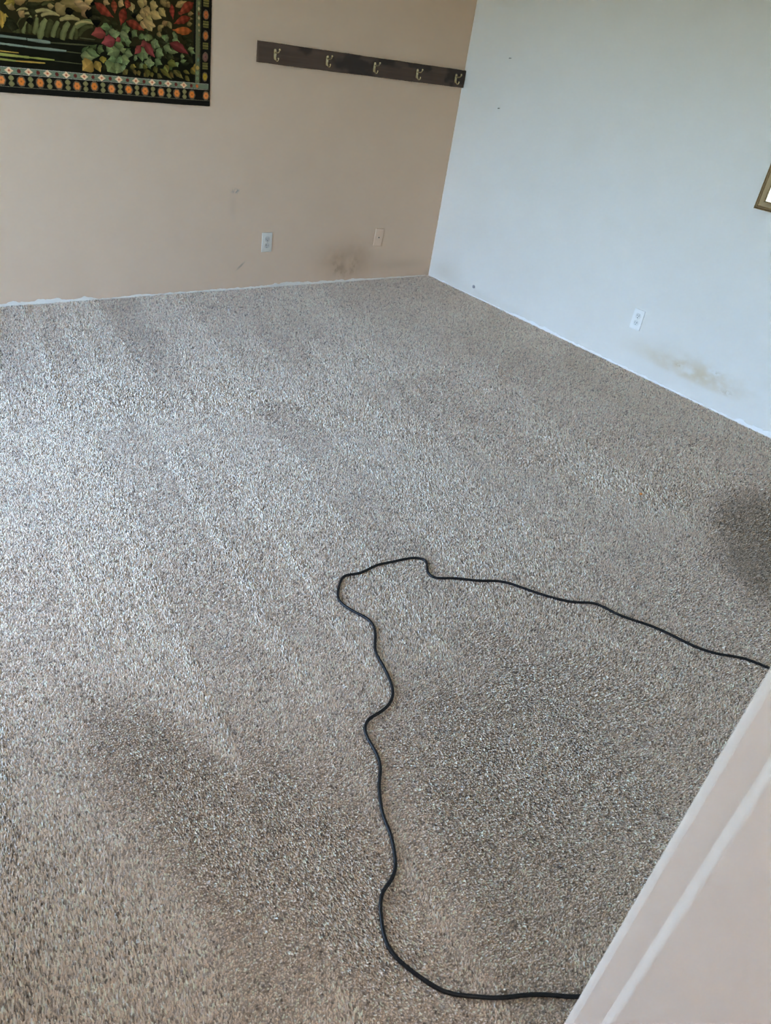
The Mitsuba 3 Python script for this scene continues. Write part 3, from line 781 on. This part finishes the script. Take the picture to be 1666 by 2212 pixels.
LEAVES = [
    ('t', -2.745, 1.299, -2.728, 1.33, 0.0234), ('t', -2.702, 1.276, -2.68, 1.303, 0.017), ('t', -2.582, 1.332, -2.551, 1.336, 0.0128),
    ('t', -2.544, 1.31, -2.498, 1.351, 0.0298), ('t', -2.475, 1.339, -2.397, 1.364, 0.0255), ('t', -2.527, 1.352, -2.423, 1.375, 0.0255),
    ('t', -2.723, 1.331, -2.667, 1.343, 0.017), ('t', -2.433, 1.314, -2.385, 1.353, 0.0255), ('t', -2.662, 1.339, -2.549, 1.356, 0.017),
    ('y', -2.78, 1.292, -2.78, 1.225, 0.0234), ('y', -2.769, 1.25, -2.758, 1.283, 0.0255), ('y', -2.715, 1.332, -2.762, 1.316, 0.017),
    ('d', -2.672, 1.321, -2.61, 1.336, 0.017), ('d', -2.663, 1.302, -2.627, 1.299, 0.017), ('d', -2.731, 1.255, -2.74, 1.219, 0.0298),
    ('d', -2.756, 1.271, -2.753, 1.228, 0.034), ('k', -2.414, 1.329, -2.381, 1.325, 0.0298), ('k', -2.388, 1.301, -2.345, 1.304, 0.0213),
    ('k', -2.506, 1.32, -2.464, 1.33, 0.017), ('k', -2.391, 1.365, -2.363, 1.373, 0.0213), ('k', -2.66, 1.281, -2.657, 1.251, 0.017),
    ('d', -2.393, 1.305, -2.344, 1.314, 0.0198), ('d', -2.341, 1.297, -2.303, 1.309, 0.0198), ('d', -2.301, 1.3, -2.265, 1.299, 0.0198),
    ('d', -2.388, 1.355, -2.355, 1.34, 0.0198), ('d', -2.388, 1.329, -2.326, 1.332, 0.017), ('d', -2.209, 1.346, -2.167, 1.369, 0.0227),
    ('d', -2.32, 1.372, -2.304, 1.36, 0.0198), ('d', -2.136, 1.3, -2.123, 1.28, 0.017), ('d', -2.184, 1.156, -2.167, 1.127, 0.0198),
    ('d', -2.149, 1.129, -2.127, 1.12, 0.017), ('d', -2.218, 1.138, -2.197, 1.11, 0.0198), ('d', -2.348, 1.122, -2.325, 1.113, 0.017),
    ('k', -2.418, 1.327, -2.38, 1.325, 0.0198), ('k', -2.389, 1.298, -2.348, 1.303, 0.0142), ('k', -2.229, 1.243, -2.203, 1.247, 0.0142),
    ('k', -2.218, 1.266, -2.2, 1.269, 0.0142), ('k', -2.202, 1.344, -2.174, 1.352, 0.0142), ('c', -2.157, 1.326, -2.127, 1.301, 0.0255),
    ('c', -2.179, 1.341, -2.144, 1.338, 0.017), ('c', -2.161, 1.361, -2.122, 1.363, 0.0255), ('c', -2.203, 1.396, -2.193, 1.355, 0.0198),
    ('c', -2.171, 1.402, -2.125, 1.401, 0.0255), ('c', -2.262, 1.39, -2.235, 1.378, 0.0198), ('c', -2.332, 1.381, -2.3, 1.376, 0.017),
    ('c', -2.139, 1.369, -2.122, 1.348, 0.0198), ('c', -2.465, 1.36, -2.421, 1.369, 0.0198), ('c', -2.45, 1.347, -2.39, 1.351, 0.017),
    ('c', -2.417, 1.369, -2.377, 1.378, 0.0198), ('c', -2.143, 1.378, -2.104, 1.359, 0.0255), ('c', -2.11, 1.406, -2.068, 1.396, 0.0255),
    ('c', -2.11, 1.367, -2.051, 1.35, 0.0227), ('c', -2.066, 1.391, -2.03, 1.358, 0.0198), ('c', -2.144, 1.337, -2.082, 1.313, 0.0312),
    ('c', -2.122, 1.316, -2.101, 1.291, 0.0198), ('c', -1.982, 1.407, -1.923, 1.436, 0.0156), ('c', -2.142, 1.402, -2.123, 1.41, 0.0198),
    ('c', -2.13, 1.347, -2.098, 1.337, 0.0198), ('t', -2.032, 1.424, -2.005, 1.399, 0.017), ('t', -2.054, 1.41, -2.01, 1.419, 0.017),
    ('t', -2.059, 1.422, -2.037, 1.405, 0.0142), ('t', -2.019, 1.343, -2.001, 1.312, 0.0142), ('t', -2.051, 1.324, -2.019, 1.343, 0.0142),
    ('t', -2.071, 1.298, -2.04, 1.326, 0.017), ('t', -2.078, 1.285, -2.051, 1.277, 0.017), ('t', -1.922, 1.34, -1.892, 1.347, 0.0128),
    ('t', -1.918, 1.382, -1.885, 1.39, 0.0113), ('t', -1.927, 1.369, -1.887, 1.368, 0.0085), ('d', -2.051, 1.31, -2.019, 1.291, 0.0198),
    ('d', -2.092, 1.27, -2.058, 1.269, 0.017), ('d', -1.95, 1.292, -1.915, 1.285, 0.017), ('d', -1.926, 1.276, -1.888, 1.27, 0.0142),
    ('d', -2.034, 1.2, -1.987, 1.19, 0.0198), ('d', -2.001, 1.186, -1.959, 1.193, 0.0142), ('d', -1.914, 1.205, -1.887, 1.176, 0.017),
    ('d', -1.949, 1.17, -1.904, 1.179, 0.0113), ('d', -2.052, 1.21, -2.025, 1.184, 0.0142), ('d', -1.94, 1.212, -1.902, 1.202, 0.0142),
    ('d', -2.016, 1.133, -1.987, 1.124, 0.0142), ('d', -1.933, 1.256, -1.893, 1.249, 0.0142), ('d', -2.067, 1.255, -2.02, 1.249, 0.0113),
    ('r', -2.371, 1.372, -2.285, 1.325, 0.0213), ('r', -2.284, 1.394, -2.28, 1.341, 0.0156), ('r', -2.215, 1.403, -2.225, 1.367, 0.017),
    ('r', -2.233, 1.369, -2.253, 1.297, 0.0213), ('r', -2.227, 1.318, -2.139, 1.289, 0.0198), ('r', -2.001, 1.415, -1.994, 1.353, 0.0142),
    ('r', -1.888, 1.435, -1.966, 1.376, 0.0227), ('r', -1.957, 1.392, -1.955, 1.374, 0.017), ('r', -1.904, 1.371, -1.992, 1.335, 0.0184),
    ('o', -1.896, 1.317, -1.999, 1.31, 0.0198), ('g', -2.302, 1.281, -2.352, 1.277, 0.0184), ('g', -2.313, 1.265, -2.271, 1.274, 0.0198),
    ('g', -2.288, 1.272, -2.276, 1.241, 0.0255), ('g', -2.249, 1.285, -2.208, 1.292, 0.017), ('g', -2.227, 1.293, -2.222, 1.27, 0.017),
    ('g', -2.26, 1.268, -2.216, 1.253, 0.0227), ('g', -2.257, 1.252, -2.236, 1.235, 0.017), ('g', -2.284, 1.219, -2.241, 1.214, 0.0227),
    ('g', -2.236, 1.233, -2.204, 1.236, 0.017), ('g', -2.202, 1.282, -2.174, 1.261, 0.017), ('g', -2.163, 1.272, -2.146, 1.254, 0.017),
    ('g', -2.128, 1.272, -2.133, 1.248, 0.0198), ('g', -2.417, 1.185, -2.358, 1.164, 0.0241), ('g', -2.449, 1.157, -2.381, 1.155, 0.0255),
    ('g', -2.369, 1.196, -2.336, 1.185, 0.017), ('g', -2.327, 1.204, -2.291, 1.195, 0.0198), ('g', -2.261, 1.194, -2.324, 1.171, 0.0241),
    ('g', -2.261, 1.196, -2.231, 1.206, 0.0142), ('g', -2.238, 1.191, -2.199, 1.182, 0.0198), ('g', -2.271, 1.168, -2.255, 1.143, 0.0255),
    ('g', -2.253, 1.175, -2.215, 1.156, 0.0227), ('g', -2.239, 1.158, -2.231, 1.138, 0.0198), ('g', -2.28, 1.159, -2.321, 1.152, 0.017),
    ('g', -2.293, 1.142, -2.325, 1.102, 0.0397), ('g', -2.272, 1.144, -2.282, 1.098, 0.034), ('g', -2.259, 1.132, -2.241, 1.113, 0.0255),
    ('g', -2.172, 1.198, -2.125, 1.195, 0.0227), ('g', -2.154, 1.205, -2.153, 1.161, 0.0227), ('g', -2.195, 1.175, -2.177, 1.169, 0.0156),
    ('g', -2.13, 1.168, -2.131, 1.146, 0.017), ('g', -2.166, 1.15, -2.147, 1.133, 0.0156), ('g', -2.116, 1.279, -2.119, 1.249, 0.0213),
    ('g', -2.035, 1.284, -2.038, 1.26, 0.0213), ('g', -2.015, 1.275, -2.051, 1.269, 0.017), ('g', -1.978, 1.296, -1.992, 1.278, 0.0198),
    ('g', -1.999, 1.268, -1.959, 1.261, 0.017), ('g', -2.108, 1.247, -2.061, 1.231, 0.0241), ('g', -2.083, 1.249, -2.088, 1.223, 0.0198),
    ('g', -2.045, 1.235, -2.001, 1.221, 0.0184), ('g', -2.02, 1.213, -1.966, 1.217, 0.0113), ('g', -2.084, 1.216, -2.043, 1.196, 0.0241),
    ('g', -2.147, 1.2, -2.125, 1.176, 0.0227), ('g', -2.137, 1.162, -2.091, 1.161, 0.0227), ('g', -2.114, 1.162, -2.112, 1.142, 0.0227),
    ('g', -2.089, 1.178, -2.05, 1.157, 0.0156), ('g', -1.983, 1.175, -1.971, 1.155, 0.0142), ('g', -1.957, 1.206, -1.933, 1.203, 0.0113),
    ('g', -1.957, 1.181, -1.923, 1.19, 0.0099), ('g', -1.905, 1.231, -1.876, 1.222, 0.0099), ('g', -1.917, 1.237, -1.881, 1.246, 0.0113),
    ('v', -2.025, 1.169, -1.973, 1.157, 0.0198), ('v', -2.039, 1.156, -2.023, 1.125, 0.0156), ('y', -2.395, 1.137, -2.445, 1.096, 0.0368),
    ('y', -2.382, 1.142, -2.359, 1.097, 0.0227), ('y', -2.347, 1.165, -2.343, 1.135, 0.0198), ('y', -2.209, 1.137, -2.185, 1.133, 0.0113),
    ('y', -1.901, 1.155, -1.872, 1.138, 0.0198), ('y', -1.887, 1.168, -1.85, 1.168, 0.0128), ('l', -2.174, 1.123, -2.168, 1.098, 0.0128),
    ('l', -2.134, 1.133, -2.127, 1.096, 0.017), ('l', -2.106, 1.121, -2.103, 1.098, 0.0128), ('l', -2.092, 1.148, -2.079, 1.117, 0.0149),
    ('l', -2.065, 1.139, -2.002, 1.098, 0.0128), ('l', -2.037, 1.159, -2.02, 1.128, 0.0128), ('l', -1.995, 1.139, -1.941, 1.106, 0.0149),
    ('l', -1.977, 1.141, -1.952, 1.108, 0.0128), ('l', -1.942, 1.141, -1.905, 1.13, 0.0106), ('l', -1.931, 1.122, -1.905, 1.097, 0.0128),
    ('l', -1.898, 1.157, -1.876, 1.129, 0.0149), ('l', -2.013, 1.129, -1.992, 1.105, 0.0128), ('l', -2.134, 1.113, -2.148, 1.097, 0.0128),
    ('l', -2.217, 1.133, -2.187, 1.133, 0.0128), ('l', -2.079, 1.117, -2.051, 1.1, 0.0128), ('l', -2.201, 1.124, -2.188, 1.099, 0.0106),
    ('l', -2.247, 1.117, -2.231, 1.098, 0.0191), ('l', -2.153, 1.145, -2.127, 1.136, 0.0128), ('m', -2.326, 1.255, -2.395, 1.244, 0.0269),
    ('m', -2.283, 1.237, -2.349, 1.215, 0.0283), ('m', -2.257, 1.247, -2.281, 1.232, 0.0128), ('m', -2.129, 1.244, -2.16, 1.225, 0.017),
    ('m', -2.16, 1.228, -2.192, 1.188, 0.017), ('m', -2.139, 1.245, -2.089, 1.184, 0.0227), ('m', -2.013, 1.253, -1.912, 1.215, 0.0241),
]
add('cloth', sheet(TX0, TX1, 0.992, TZ1, 0.0, 110, 60), 'black_cloth', 'tapestry')
# woven ground of the picture: dark pond below, olive light above
stitch('ground', rect_patch(-3.12, -1.885, 1.098, 1.225, (20, 22, 16), 60))
stitch('ground', rect_patch(-3.12, -1.885, 1.225, 1.94, (36, 35, 21), 60))
for it in STROKES:
    stitch('stroke', stroke(it[0], it[1], it[2:]))
for c, x0, z0, x1, z1, w in LEAVES:                   # darker leaflets behind the clear ones
    if c in 'gv':
        for turn in (0.95, -0.95):
            dx, dz = x1 - x0, z1 - z0
            q = 0.78
            ex, ez = q * (dx * math.cos(turn) - dz * math.sin(turn)), q * (dx * math.sin(turn) + dz * math.cos(turn))
            stitch('leaf', leaf('b', x0 + 0.15 * dx, z0 + 0.15 * dz, x0 + 0.15 * dx + ex, max(z0 + 0.15 * dz + ez, 1.112), w * 0.62))
for it in LEAVES:
    stitch('leaf', leaf(*it))
# the part of the picture above the frame goes on with more leaves
for k in range(150):
    x, z = tg.uniform(-3.08, -1.93), tg.uniform(1.50, 1.90)
    if tg.random() < 0.25:
        x, z = tg.uniform(-3.10, -2.84), tg.uniform(1.14, 1.5)
    a = tg.uniform(0, 2 * math.pi)
    ln = tg.uniform(0.035, 0.07)
    stitch('leaf', leaf(tg.choice(list('gggdctrl')), x, z, x + ln * math.cos(a), z + ln * math.sin(a), ln * 0.3))
# borders
GREY, LINE, BLOB = (96, 112, 96), (150, 155, 148), (98, 100, 70)
stitch('floral_band', rect_patch(-3.14, -1.80, 1.0705, 1.0915, GREY, 60), label='narrow grey-green band of pale flowers')
stitch('floral_band', rect_patch(-1.8765, -1.8525, 1.093, 1.95, (84, 92, 70), 1))
for z in (1.0675, 1.0935):
    stitch('edge_line', rect_patch(-3.15, -1.80, z - 0.0011, z + 0.0011, LINE, 60))
stitch('edge_line', rect_patch(-3.16, -1.795, 1.0165, 1.0185, (92, 94, 80), 60))
stitch('edge_line', rect_patch(-1.8495, -1.8475, 1.10, 1.95, (70, 72, 50), 1))
FLOW = [-1.940 - 0.0831 * k for k in range(15)]
for k, x in enumerate(FLOW):
    key = stitch('flower', round_patch(x, 1.081, 0.0165, 0.0125, (190, 176, 152), (196, 170, 140), 8, 0.22))
    stitch('flower_eye', round_patch(x, 1.081, 0.0052, 0.0044, (150, 84, 58), (160, 96, 62), 8, 0.0, 0.0004), key)
    stitch('maroon_spot', round_patch(x + 0.0415, 1.081, 0.0085, 0.0085, (84, 46, 42), (70, 36, 34), 8))
stitch('corner_spot', round_patch(-1.866, 1.081, 0.0085, 0.0085, (150, 92, 56), (170, 104, 60), 8))
MED = [-1.814] + [-1.8951 - 0.0829 * k for k in range(15)]


def medallion(x, z, rx, rz, c, cc):
    key = stitch('medallion', round_patch(x, z, rx * 1.34, rz * 1.34, (88, 78, 66), (70, 62, 50), 14, 0.03))
    stitch('medallion_heart', round_patch(x, z, rx, rz, tuple(0.84 * q for q in c), tuple(0.95 * q for q in cc), 12, 0.09, 0.0004), key)
    stitch('medallion_eye', round_patch(x, z, rx * 0.30, rz * 0.30, tuple(0.72 * q for q in c), tuple(0.66 * q for q in c), 8, 0.2, 0.0009), key)


for k, x in enumerate(MED):
    j = tg.normal(0, 0.0012)
    medallion(x, 1.041 + j, 0.0148, 0.0165, (196, 122, 66) if k % 3 else (204, 134, 84), (206, 128, 50) if k % 2 else (214, 136, 70))
    if k:
        for dz in (0.0112, -0.0112):
            stitch('bud', round_patch(x - 0.0415, 1.041 + dz, 0.0125, 0.0115, BLOB, (116, 116, 82), 8, 0.06))
for z, c, cc in ((1.3939, (160, 98, 60), (170, 104, 66)), (1.3059, (166, 106, 58), (180, 116, 62)), (1.2138, (112, 84, 80), (124, 92, 88)), (1.1257, (150, 132, 50), (170, 150, 60)),
                 (1.482, (160, 98, 60), (180, 116, 62)), (1.570, (112, 84, 80), (124, 92, 88)), (1.658, (160, 98, 60), (180, 116, 62)), (1.746, (150, 132, 50), (170, 150, 60)), (1.834, (160, 98, 60), (180, 116, 62))):
    medallion(-1.8215, z, 0.0125, 0.0165, c, cc)
    for dz in (0.0375, 0.048, 0.0585):
        if abs(z + dz - 1.0) > 0.1:
            stitch('olive_block', rect_patch(-1.837, -1.806, z + dz - 0.0042, z + dz + 0.0042, (84, 84, 50) if dz != 0.048 else (98, 98, 62), 1))
for z, c in ((1.4381, (110, 118, 84)), (1.4145, (150, 150, 118)), (1.3944, (92, 60, 44)), (1.376, (152, 150, 122)), (1.3491, (158, 142, 96)), (1.3239, (150, 148, 112)), (1.3042, (104, 80, 46)),
             (1.2862, (104, 122, 92)), (1.2615, (88, 92, 92)), (1.2347, (98, 116, 86)), (1.2174, (96, 66, 66)), (1.198, (84, 112, 98)), (1.1629, (140, 124, 72)), (1.1400, (100, 118, 90)), (1.115, (96, 116, 92))):
    stitch('bead', round_patch(-1.8645, z, 0.0100, 0.0098, c, c, 8, 0.08))

# ------------------------------------------------------------------ added unseen fill lamp in the hall behind the camera
tag('added_fill_lamp', 'added dome fill lamp on the hall ceiling, out of view', 'lamp')
add('base', box(-3.72, -3.48, -4.95, -4.71, HZ - 0.03, HZ - 0.0005), 'white_vinyl', 'added_fill_lamp')
dome = trimesh.creation.icosphere(3, 0.11)
dome.apply_scale((1, 1, 0.6))
dome.apply_translation((-3.60, -4.83, HZ - 0.05))
add('shade', dome, 'white_vinyl', 'added_fill_lamp', smooth=True, emitter={'type': 'area', 'radiance': rgb((0.74, 0.79, 0.9))})
